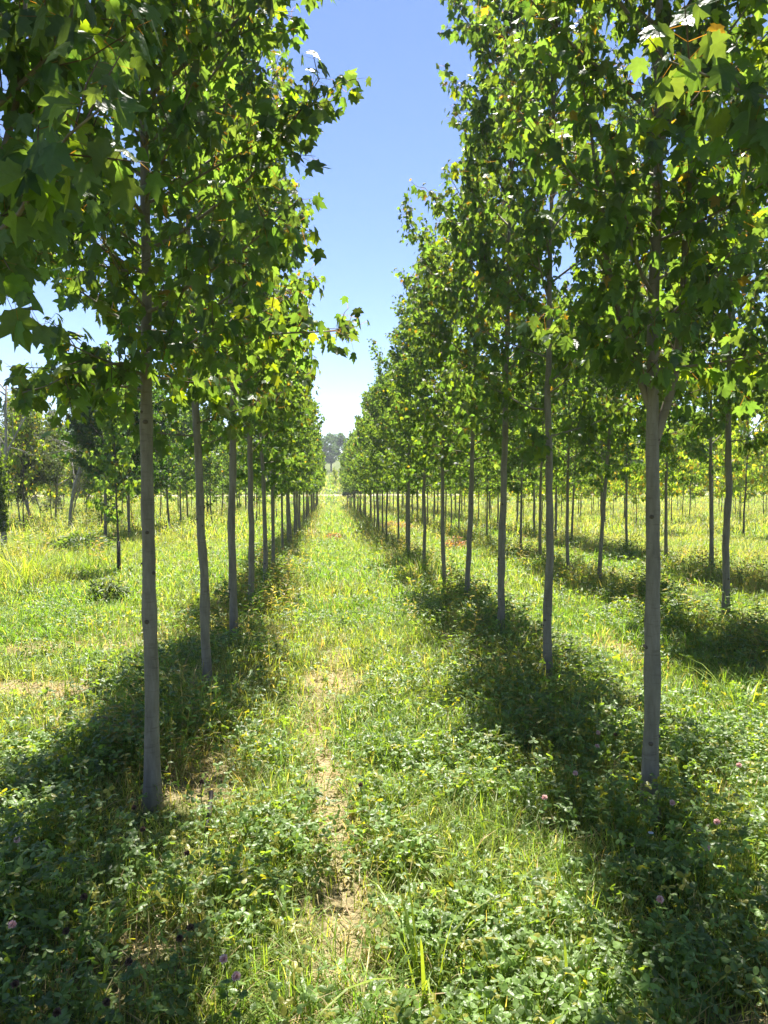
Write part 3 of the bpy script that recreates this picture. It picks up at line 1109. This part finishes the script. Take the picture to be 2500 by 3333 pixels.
#        y0   y1    grass   clover  blade h, w      leaflet  segs
ZONES = [(1.5, 4.3, 70000, 46000, .11, .0040, .024, 3),
         (4.3, 9.0, 150000, 70000, .11, .0062, .027, 3),
         (9.0, 20., 210000, 50000, .13, .0110, .036, 2),
         (20., 66., 260000, 0, .19, .0260, .05, 2),
         (66., 82., 36000, 0, .28, .07, .05, 2),
         (86., 150., 60000, 0, .40, .14, .05, 2)]
for (y0, y1, ng, nc, bh, bw, ls, sg) in ZONES:
    xy = scatter(r, y0, y1, ng)
    x, y = xy[:, 0], xy[:, 1]
    rd = rowdist(x)
    clump = vnoise(x * 3.1 + 7, y * 3.1) * .6 + vnoise(x * 9, y * 9 + 4) * .4
    keep = r.random(ng) < np.clip((.25 + 1.5 * clump) * (1 - .93 * bare(x, y)), 0, 1)
    xy, x, y, rd, clump = xy[keep], x[keep], y[keep], rd[keep], clump[keep]
    n = len(x)
    tall = 1 + 1.0 * np.exp(-(rd / .4) ** 2) * np.clip((y - 3.6) / 1.0, 0, 1) * (y < 66)
    tall *= np.where((np.hypot(x - px2x(2125, 3.42), y - 3.3) < .3) | (np.hypot(x - px2x(478, 3.46), y - 3.3) < .3), .55, 1)
    tall *= 1 + 1.0 * ((x < -3.9) & (y > 8) & (y < 62)) + .25 * ((x > 6.6) & (y > 9) & (y < 64))
    h = bh * r.uniform(.45, 1.5, n) * (.6 + .9 * clump) * tall
    blades(gr, r, xy, h, bw * r.uniform(.55, 1.5, n), grass_colour(r, n, x, y), sg, .5)
    if nc:
        xy = scatter(r, y0, y1, nc)
        x, y = xy[:, 0], xy[:, 1]
        cm = vnoise(x * 1.3 + 31, y * 1.3 + 17) * .6 + vnoise(x * 3.7, y * 3.7 + 50) * .4
        pr = np.clip((cm - .28) * 3.2, .04, 1) * (1 - .9 * bare(x, y))
        if y0 > 4:
            pr *= np.where(rowdist(x) < .6, 1, .35)
        keep = r.random(nc) < pr
        xy, x, y, cm = xy[keep], x[keep], y[keep], cm[keep]
        n = len(x)
        rd = rowdist(x)
        h = r.uniform(.02, .13, n) * (.7 + .8 * cm) * (1 + .7 * np.exp(-(rd / .45) ** 2) * (y > 2.6))
        c = np.array([.135, .21, .055]) * r.uniform(.55, 1.4, (n, 1))
        ye = r.random(n) < .10
        c[ye] = np.array([.24, .24, .04])
        clovers(cl, r, xy, h, ls * r.uniform(.65, 1.25, n), np.clip(c, 0, 1), stems=y0 < 9)

# dry straw lying on the bare ground
n = 26000
xy = scatter(r, 1.6, 8, n)
k_ = r.random(n) < .10 + 1.1 * bare(xy[:, 0], xy[:, 1])
xy = xy[k_]
n = len(xy)
a = r.uniform(0, 6.28, n)
md = np.stack([np.cos(a), np.sin(a), r.normal(.06, .12, n)], -1)
pos = np.stack([xy[:, 0], xy[:, 1], TZ(xy[:, 0], xy[:, 1]) + r.uniform(.003, .02, n)], -1)
st = MB()
st.inst([(-.5, 0, 0), (.5, 0, 0), (.4, 1, 0), (-.4, 1, 0)], [(0, 1, 2, 3)], pos, basis(md, np.array([[0, 0, 1.0]]) + r.normal(0, .3, (n, 3)), r.uniform(.03, .12, n), r.uniform(.002, .0045, n)),
        np.array([.42, .32, .19]) * r.uniform(.5, 1.35, (n, 1)))

# tall weeds: lance-leaved stalks along the rows and in the side fields
def weed_template(seed, leaves=11, fl=0):
    r = np.random.default_rng(seed)
    V, F = [], []
    def quad(p, d, nrm_, ln, w):
        d = d / np.linalg.norm(d)
        x_ = np.cross(d, nrm_); x_ /= max(np.linalg.norm(x_), 1e-6)
        b = len(V)
        V.extend([p, p + d * ln * .45 + x_ * w, p + d * ln - np.array([0, 0, ln * .25]), p + d * ln * .45 - x_ * w])
        F.append((b, b + 1, b + 2)); F.append((b, b + 2, b + 3))
    wob = r.normal(0, .05, 2)
    V.extend([np.array([-.006, 0, 0]), np.array([.006, 0, 0]), np.array([wob[0] + .003, wob[1], 1.0]), np.array([wob[0] - .003, wob[1], 1.0])])
    F.append((0, 1, 2, 3))
    for k in range(leaves):
        z = .12 + .86 * k / leaves
        a = k * 2.4 + r.normal(0, .4)
        p = np.array([wob[0] * z, wob[1] * z, z])
        d = np.array([math.cos(a), math.sin(a), r.uniform(.2, .9)])
        quad(p, d, np.array([0, 0, 1.0]), r.uniform(.16, .3) * (1.15 - .6 * z), r.uniform(.02, .04))
    return np.array(V), F


WT = [weed_template(k, 10 + k) for k in range(4)]


def weeds(mb, r, xy, hgt, col):
    n = len(xy)
    z = TZ(xy[:, 0], xy[:, 1]) - .01
    pos = np.stack([xy[:, 0], xy[:, 1], z], -1)
    a = r.uniform(0, 6.28, n)
    up = norm(np.array([0, 0, 1.0]) + r.normal(0, .13, (n, 3)))
    e = norm(np.stack([np.cos(a), np.sin(a), np.zeros(n)], -1))
    e = norm(e - (e * up).sum(-1, keepdims=True) * up)
    e2 = np.cross(up, e)
    B = np.stack([e * hgt[:, None], e2 * hgt[:, None], up * hgt[:, None]], -1)
    w = r.integers(0, 4, n)
    for k in range(4):
        s = w == k
        mb.inst(*WT[k], pos[s], B[s], col[s])


wd = MB()
# along the rows
n = 9000
y = 2.6 + 58 * r.random(n) ** 1.5
x = ROWS[r.integers(0, 4, n)] + r.normal(0, .24, n)
kp = (x > -.62 * y - .6) & (x < .74 * y + .6) & (y > 3.75) & (r.random(n) < np.clip(vnoise(x * 1.4, y * .9) * 1.7 - .2, .1, 1))
xy = np.stack([x, y], -1)[kp]
n = len(xy)
c = np.where(r.random((n, 1)) < .35, np.array([[.24, .19, .07]]), np.array([[.105, .165, .035]])) * r.uniform(.6, 1.4, (n, 1))
weeds(wd, r, xy, r.uniform(.14, .42, n) * (.8 + .4 * (xy[:, 1] > 8)), c)
n = 900
y = 3.9 + 5.5 * r.random(n)
x = ROWS[r.integers(0, 3, n)] + r.normal(0, .22, n)
kp = r.random(n) < np.clip(vnoise(x * 2.2 + 9, y * 1.6) * 2 - .4, .05, 1)
xy = np.stack([x, y], -1)[kp]
n = len(xy)
c = np.where(r.random((n, 1)) < .3, np.array([[.26, .22, .08]]), np.array([[.10, .17, .035]])) * r.uniform(.6, 1.4, (n, 1))
weeds(wd, r, xy, r.uniform(.18, .46, n), c)
# side fields
n = 16000
y = 7.5 + 55 * r.random(n) ** 1.2
x = np.where(r.random(n) < .55, -r.uniform(3.9, 32, n), r.uniform(6.7, 34, n))
kp = (x > -.6 * y - 1) & (x < .72 * y + 1) & (r.random(n) < np.clip(vnoise(x * .35, y * .35) * 2 - .3, .08, 1)) & (np.abs(x + 5.2) > .0)
xy = np.stack([x, y], -1)[kp]
n = len(xy)
f = r.random((n, 1))
c = np.where(f < .27, np.array([[.27, .25, .08]]), np.where(f < .42, np.array([[.28, .20, .10]]), np.array([[.13, .19, .04]]))) * r.uniform(.6, 1.4, (n, 1))
weeds(wd, r, xy, r.uniform(.25, .75, n) * np.where(xy[:, 0] > 0, .6, 1), c)
# a few stalks in the near ground
xy = scatter(r, 1.8, 8, 700)
n = len(xy)
weeds(wd, r, xy, r.uniform(.07, .2, n), np.array([.11, .18, .035]) * r.uniform(.6, 1.4, (n, 1)))

o = gr.build('grass', M_GRASS)
tag(o, 'bright green grass and dry blades covering the aisles and the field', 'grass', kind='stuff')
o = cl.build('clover', M_CLOVER)
tag(o, 'low three leaved clover spreading between the trees', 'clover', kind='stuff')
o = wd.build('weeds', M_GRASS)
tag(o, 'tall leafy weeds along the tree rows and in the side fields', 'weeds', kind='stuff')
o = st.build('straw_litter', M_GRASS)
tag(o, 'dry straw and dead stalks lying on the bare patches', 'straw', kind='stuff')

# ------------------------------------------------------------------ small plants one can point to
M_DRY = leaf_mat('dry_stalk', trans=(1.2, 1.1, .8), fac=.3, rough=.8, spec=.1)


def clump(seed, n, h, w, spread, splay, col, bends=(.12, .45, .9)):
    r = np.random.default_rng(seed)
    mb = MB()
    a = r.uniform(0, 6.283, n)
    ro = spread * np.sqrt(r.random(n))
    pos = np.stack([ro * np.cos(a), ro * np.sin(a), np.full(n, -.01)], -1)
    sp = np.abs(r.normal(0, splay, n))
    d = norm(np.stack([np.cos(a) * sp, np.sin(a) * sp, np.ones(n)], -1))
    nr = np.stack([-np.cos(a), -np.sin(a), np.full(n, .2)], -1)
    hh, ww = h * r.uniform(.55, 1.1, n), w * r.uniform(.7, 1.25, n)
    nn = norm(nr - (nr * d).sum(-1, keepdims=True) * d)
    xx = np.cross(d, nn)
    B = np.stack([xx * ww[:, None], d * hh[:, None], nn * hh[:, None]], -1)
    c = np.clip(np.array(col) * r.uniform(.7, 1.35, (n, 1)), .01, 1)
    wi = r.integers(0, len(bends), n)
    for k, b in enumerate(bends):
        T, F = blade_template(5, b)
        s = wi == k
        mb.inst(T, F, pos[s], B[s], c[s])
    return mb


GREENC, YELC = (.12, .21, .035), (.20, .26, .045)
for (px, py, n, h, w, sp, spl, c, lab) in [
        (640, 2905, 9, .30, .012, .04, .5, YELC, 'bright tall grass clump in front of the nearest left trunk'),
        (1385, 3215, 11, .36, .011, .05, .25, YELC, 'tall upright grass clump standing in the foreground right of centre'),
        (250, 3120, 9, .30, .012, .05, .5, GREENC, 'grass clump with long blades in the shade at the lower left'),
        (1862, 3300, 8, .30, .012, .04, .3, YELC, 'sunlit long grass blades at the edge of the shade at the lower right'),
        (1800, 2260, 22, .34, .012, .10, .3, GREENC, 'thick grass clump at the foot of the second right trunk'),
        (1275, 2830, 9, .17, .012, .05, .4, YELC, 'short bright grass clump in the middle of the aisle'),
        (905, 1985, 14, .45, .016, .10, .35, YELC, 'tall yellow grass clump beside the fifth left trunk'),
        (2270, 3200, 10, .24, .008, .05, .6, GREENC, 'sprawling grass clump in the dark shade at the lower right corner'),
        (75, 1900, 26, .80, .028, .22, .3, YELC, 'tall yellow green reed clump at the left edge of the field'),
        (2420, 2330, 20, .36, .012, .12, .4, YELC, 'sunny grass clump near the right edge beyond the forked maple')]:
    x, y, z = gp(px, py)
    o = clump(int(px), n, h, w, sp, spl, c).build('grass_clump', M_GRASS)
    o.location = (x, y, z)
    tag(o, lab, 'grass clump')

# broad leaved rosettes
def rosette(seed, n, ln, wd, col, splay=1.1):
    r = np.random.default_rng(seed)
    mb = MB()
    Vt = []
    prof_ = [(0, .10), (.2, .35), (.45, .5), (.7, .42), (.9, .2)]
    for t, w in prof_:
        z = -.35 * t * t
        Vt += [(-w, t, z + .12 * w), (0, t, z), (w, t, z + .12 * w)]
    Vt.append((0, 1.02, -.40))
    F = []
    for k in range(4):
        b = 3 * k
        F += [(b, b + 1, b + 4, b + 3), (b + 1, b + 2, b + 5, b + 4)]
    F += [(12, 13, 15), (13, 14, 15)]
    a = np.arange(n) * 2.4 + r.normal(0, .2, n)
    sp = splay * r.uniform(.5, 1.3, n)
    d = norm(np.stack([np.cos(a) * sp, np.sin(a) * sp, np.ones(n)], -1))
    nr = np.stack([-np.cos(a), -np.sin(a), np.full(n, .8)], -1)
    L_ = ln * r.uniform(.7, 1.1, n)
    nn = norm(nr - (nr * d).sum(-1, keepdims=True) * d)
    B = np.stack([np.cross(d, nn) * (wd * L_)[:, None], d * L_[:, None], nn * L_[:, None]], -1)
    mb.inst(Vt, F, np.zeros((n, 3)), B, np.array(col) * r.uniform(.8, 1.2, (n, 1)), True)
    return mb


for (px, py, n, ln, wd_, c, lab) in [(2110, 2905, 13, .20, .34, (.075, .14, .03), 'broad leaved dock plant in the shade below the forked maple'),
                                     (1245, 2835, 9, .11, .40, (.13, .21, .035), 'small light green rosette plant in the middle of the path'),
                                     (1420, 3050, 7, .12, .55, (.10, .17, .06), 'greyish broad leaf weed beside the tall foreground grass'),
                                     (330, 3110, 8, .13, .5, (.07, .13, .03), 'shaded broad leaf weed at the lower left')]:
    x, y, z = gp(px, py)
    o = rosette(int(px), n, ln, wd_, c).build('dock_plant' if n == 13 else 'rosette_weed', M_CLOVER)
    o.location = (x, y, z)
    tag(o, lab, 'weed')


# red clover heads on stems
def head_mesh(seed, col, col2, rad=.011, n=90):
    r = np.random.default_rng(seed)
    mb = MB()
    i_ = np.arange(n) + .5
    ph = np.arccos(1 - 1.75 * i_ / n)
    th = math.pi * (1 + 5 ** .5) * i_
    d = np.stack([np.cos(th) * np.sin(ph), np.sin(th) * np.sin(ph), np.cos(ph)], -1)
    d = norm(d + r.normal(0, .12, (n, 3)))
    c = np.where(r.random((n, 1)) < .5, np.array([col]), np.array([col2])) * r.uniform(.8, 1.2, (n, 1))
    mb.inst([(-.2, 0, 0), (.2, 0, 0), (.28, .7, 0), (0, 1, .05), (-.28, .7, 0)], [(0, 1, 2, 3, 4)], d * rad * .25, basis(d, rot_perp(d, r), rad * r.uniform(.85, 1.15, n)), np.clip(c, 0, 1))
    return mb.mesh('head', M_PETAL)


H_PINK = [head_mesh(k, (.68, .42, .40), (.78, .63, .56)) for k in range(2)]
H_DEAD = [head_mesh(k + 5, (.085, .06, .045), (.16, .11, .075), .010) for k in range(2)]
STEM = MB()
STEM.tube([(0, 0, 0), (.006, 0, .07), (.0, .005, .15), (.012, .008, .215)], [.0016, .0014, .0013, .0012], 5, (.09, .15, .035))
for k, (zz_, a_) in enumerate([(.10, .5), (.155, 2.8)]):
    for q in range(3):
        aa = a_ + (q - 1) * .8
        d = np.array([[math.cos(aa), math.sin(aa), .35]])
        T, F = leaflet_template()
        STEM.inst(T, F, np.array([[.004, .003, zz_]]), basis(norm(d), np.array([[0, 0, 1.0]]), [.026]), np.array([[.09, .165, .035]]))
STEMM = STEM.mesh('stem', M_CLOVER)
FL = [(48, 2760, 1, 'pink clover blossom by the left edge, above the lower left shade'), (42, 3045, 1, 'pink clover blossom close to the lower left edge'),
      (745, 3140, 1, 'pale pink clover blossom left of the path in the foreground'), (785, 3185, 1, 'purple pink clover blossom beside the path in the foreground'),
      (1940, 2390, 1, 'pink clover blossom left of the forked maple trunk, uppermost of three'), (1933, 2437, 1, 'pale pink clover blossom just under another left of the forked maple'),
      (1867, 2530, 1, 'pink clover blossom lowest and leftmost left of the forked maple'), (2410, 2510, 1, 'purple clover blossom near the right edge in sunlit grass'),
      (2195, 2628, 1, 'pale clover blossom right of the foot of the forked maple'), (2330, 2690, 1, 'lilac clover blossom in the shade right of the forked maple'),
      (2285, 2775, 1, 'faded lilac clover blossom above the dock plant, to its right'), (2132, 2950, 1, 'dull pink clover blossom in deep shade under the dock plant'),
      (1770, 2610, 1, 'dusky clover blossom in the weeds between second and forked right trunks'),
      (445, 2645, 0, 'dried brown clover head just below the nearest left trunk'), (480, 2712, 0, 'dry clover head below the nearest left trunk, second one down'),
      (615, 2785, 0, 'dried brown clover head right of the bright grass clump'), (270, 2935, 0, 'dark dry clover head in the shade at the lower left'),
      (205, 3060, 0, 'dry brown clover head beside the shaded grass clump'), (620, 3045, 0, 'dark dry clover head left of the path'),
      (365, 3290, 0, 'large dark clover head at the bottom edge on the left'), (210, 3315, 0, 'dark clover head at the bottom edge, leftmost there'),
      (60, 3225, 0, 'dry clover head close to the lower left corner'), (410, 3150, 0, 'dry clover head below the tall left blades'),
      (575, 3080, 0, 'black brown clover head among sunny leaves left of the path'), (660, 2560, 0, 'dry brown clover head near the black stick'),
      (2010, 2400, 0, 'dark dry clover head beside the forked maple trunk'), (1180, 2560, 0, 'small dry clover head in the sunny middle of the path')]
for k, (px, py, pink, lab) in enumerate(FL):
    x0, y0, z0 = gp(px, py)
    d0 = math.hypot(x0, y0)
    hgt = .20
    x, y, z = gp(px, py + hgt * .93 * FPX / d0 * (1 + .03 * d0))
    root = empty('clover_flower', (x, y, z), k * 1.1, hgt / .215)
    link('stem', STEMM, root)
    hd = link('head', (H_PINK if pink else H_DEAD)[k % 2], root)
    hd.location = (.012, .008, .217)
    tag(root, lab, 'flower', 'pink clover blossoms' if pink else 'dried clover heads')
# white daisy
x, y, z = gp(2110, 2800)
root = empty('white_flower', (x, y, z))
link('stem', STEMM, root).scale = (1, 1, .5)
mb = MB()
a_ = np.arange(9) / 9 * 6.283
d = norm(np.stack([np.cos(a_), np.sin(a_), np.full(9, .25)], -1))
mb.inst([(-.2, 0, 0), (.2, 0, 0), (.34, .7, 0), (0, 1, 0), (-.34, .7, 0)], [(0, 1, 2, 3, 4)], np.zeros((9, 3)), basis(d, np.repeat(np.array([[0, -.6, 1.0]]), 9, 0), .012), np.full((9, 3), .8))
h_ = link('petals', mb.mesh('petals', M_PETAL), root)
h_.location = (.012, .008, .109)
tag(root, 'single small white flower above the dock plant in the shade', 'flower')

# black stick on the bare patch
x, y, z = gp(690, 2665)
x1, y1, z1 = gp(668, 2745)
mb = MB()
n = 12
t_ = np.linspace(0, 1, n)
rs = np.random.default_rng(4)
P = np.stack([t_ * (x1 - x), t_ * (y1 - y), .022 + .10 * (1 - t_) + t_ * (z1 - z)], -1) + rs.normal(0, .0025, (n, 3))
mb.tube(P, .0105 * (1 - .25 * t_) * (1 + rs.normal(0, .10, n)), 8, (.32, .32, .33))
o = mb.build('stick', M_DBARK)
o.location = (x, y, z)
tag(o, 'ridged black stick propped on bare soil right of the nearest left trunk', 'stick')

# leafy mounds in the left field and rusty dead weeds
def mound(seed, R0, h, n, col, ls):
    r = np.random.default_rng(seed)
    mb = MB()
    for q in range(14):
        a = r.uniform(0, 6.28)
        e = np.array([math.cos(a) * R0 * r.uniform(.2, .8), math.sin(a) * R0 * r.uniform(.2, .8), h * r.uniform(.6, 1)])
        mb.tube([(0, 0, 0), e * np.array([.4, .4, .6]), e], [.006, .005, .002], 4, (.12, .11, .05))
    a = r.uniform(0, 6.28, n)
    rr = R0 * np.sqrt(r.random(n))
    zz = h * (1 - (rr / R0) ** 2 * .7) * r.uniform(.25, 1.0, n)
    p_ = np.stack([rr * np.cos(a), rr * np.sin(a), zz], -1)
    md = norm(np.stack([np.cos(a), np.sin(a), np.full(n, .1)], -1) + r.normal(0, .5, (n, 3)))
    T, F = LEAF_LO[0]
    mb.inst(T * np.array([.35, 1, 1]), F, p_, basis(md, np.array([[0, 0, 1.0]]) + r.normal(0, .4, (n, 3)), ls * r.uniform(.6, 1.3, n)), np.array(col) * r.uniform(.6, 1.4, (n, 1)))
    return mb


for (px, py, R0, h, n, c, ls, nm, lab) in [
        (270, 1815, .62, .55, 1500, (.075, .125, .03), .13, 'leafy_shrub', 'dark leafy mound left of the guarded young maple'),
        (352, 1955, .24, .3, 420, (.09, .13, .035), .10, 'leafy_shrub', 'small dark weed mound left of the nearest left trunk'),
        (1285, 1722, .75, .28, 900, (.30, .18, .08), .10, 'dead_weed_patch', 'rusty orange patch of dead weeds behind the ninth right trunk'),
        (1085, 1755, .22, .2, 160, (.30, .16, .08), .09, 'dead_weed_patch', 'small rusty sprig of dead weeds in the middle of the aisle'),
        (1480, 1790, .25, .35, 200, (.30, .14, .06), .09, 'dead_weed_patch', 'rusty dead weeds between the fourth and fifth right trunks')]:
    x, y, z = gp(px, py)
    o = mound(int(px), R0, h, n, c, ls).build(nm, M_GRASS)
    o.location = (x, y, z)
    tag(o, lab, 'shrub' if nm == 'leafy_shrub' else 'weeds')

# ------------------------------------------------------------------ haze: one closed box of thin air round the camera and the scene
hb = MB()
X0, X1, Y0, Y1, Z0, Z1 = -260, 260, -60, 260, -8, 22
hb.raw([(X0, Y0, Z0), (X1, Y0, Z0), (X1, Y1, Z0), (X0, Y1, Z0), (X0, Y0, Z1), (X1, Y0, Z1), (X1, Y1, Z1), (X0, Y1, Z1)],
       [(0, 3, 2, 1), (4, 5, 6, 7), (0, 1, 5, 4), (1, 2, 6, 5), (2, 3, 7, 6), (3, 0, 4, 7)], (1, 1, 1))
m, nt, out = new_mat('thin_air')
pv = nt.nodes.new('ShaderNodeVolumePrincipled')
pv.inputs['Color'].default_value = (.85, .92, 1.0, 1)
pv.inputs['Density'].default_value = .0006
pv.inputs['Anisotropy'].default_value = .3
nt.links.new(pv.outputs[0], out.inputs['Volume'])
o = hb.build('haze', m)
tag(o, 'thin sunlit haze softening the distant trees', 'haze', kind='stuff')
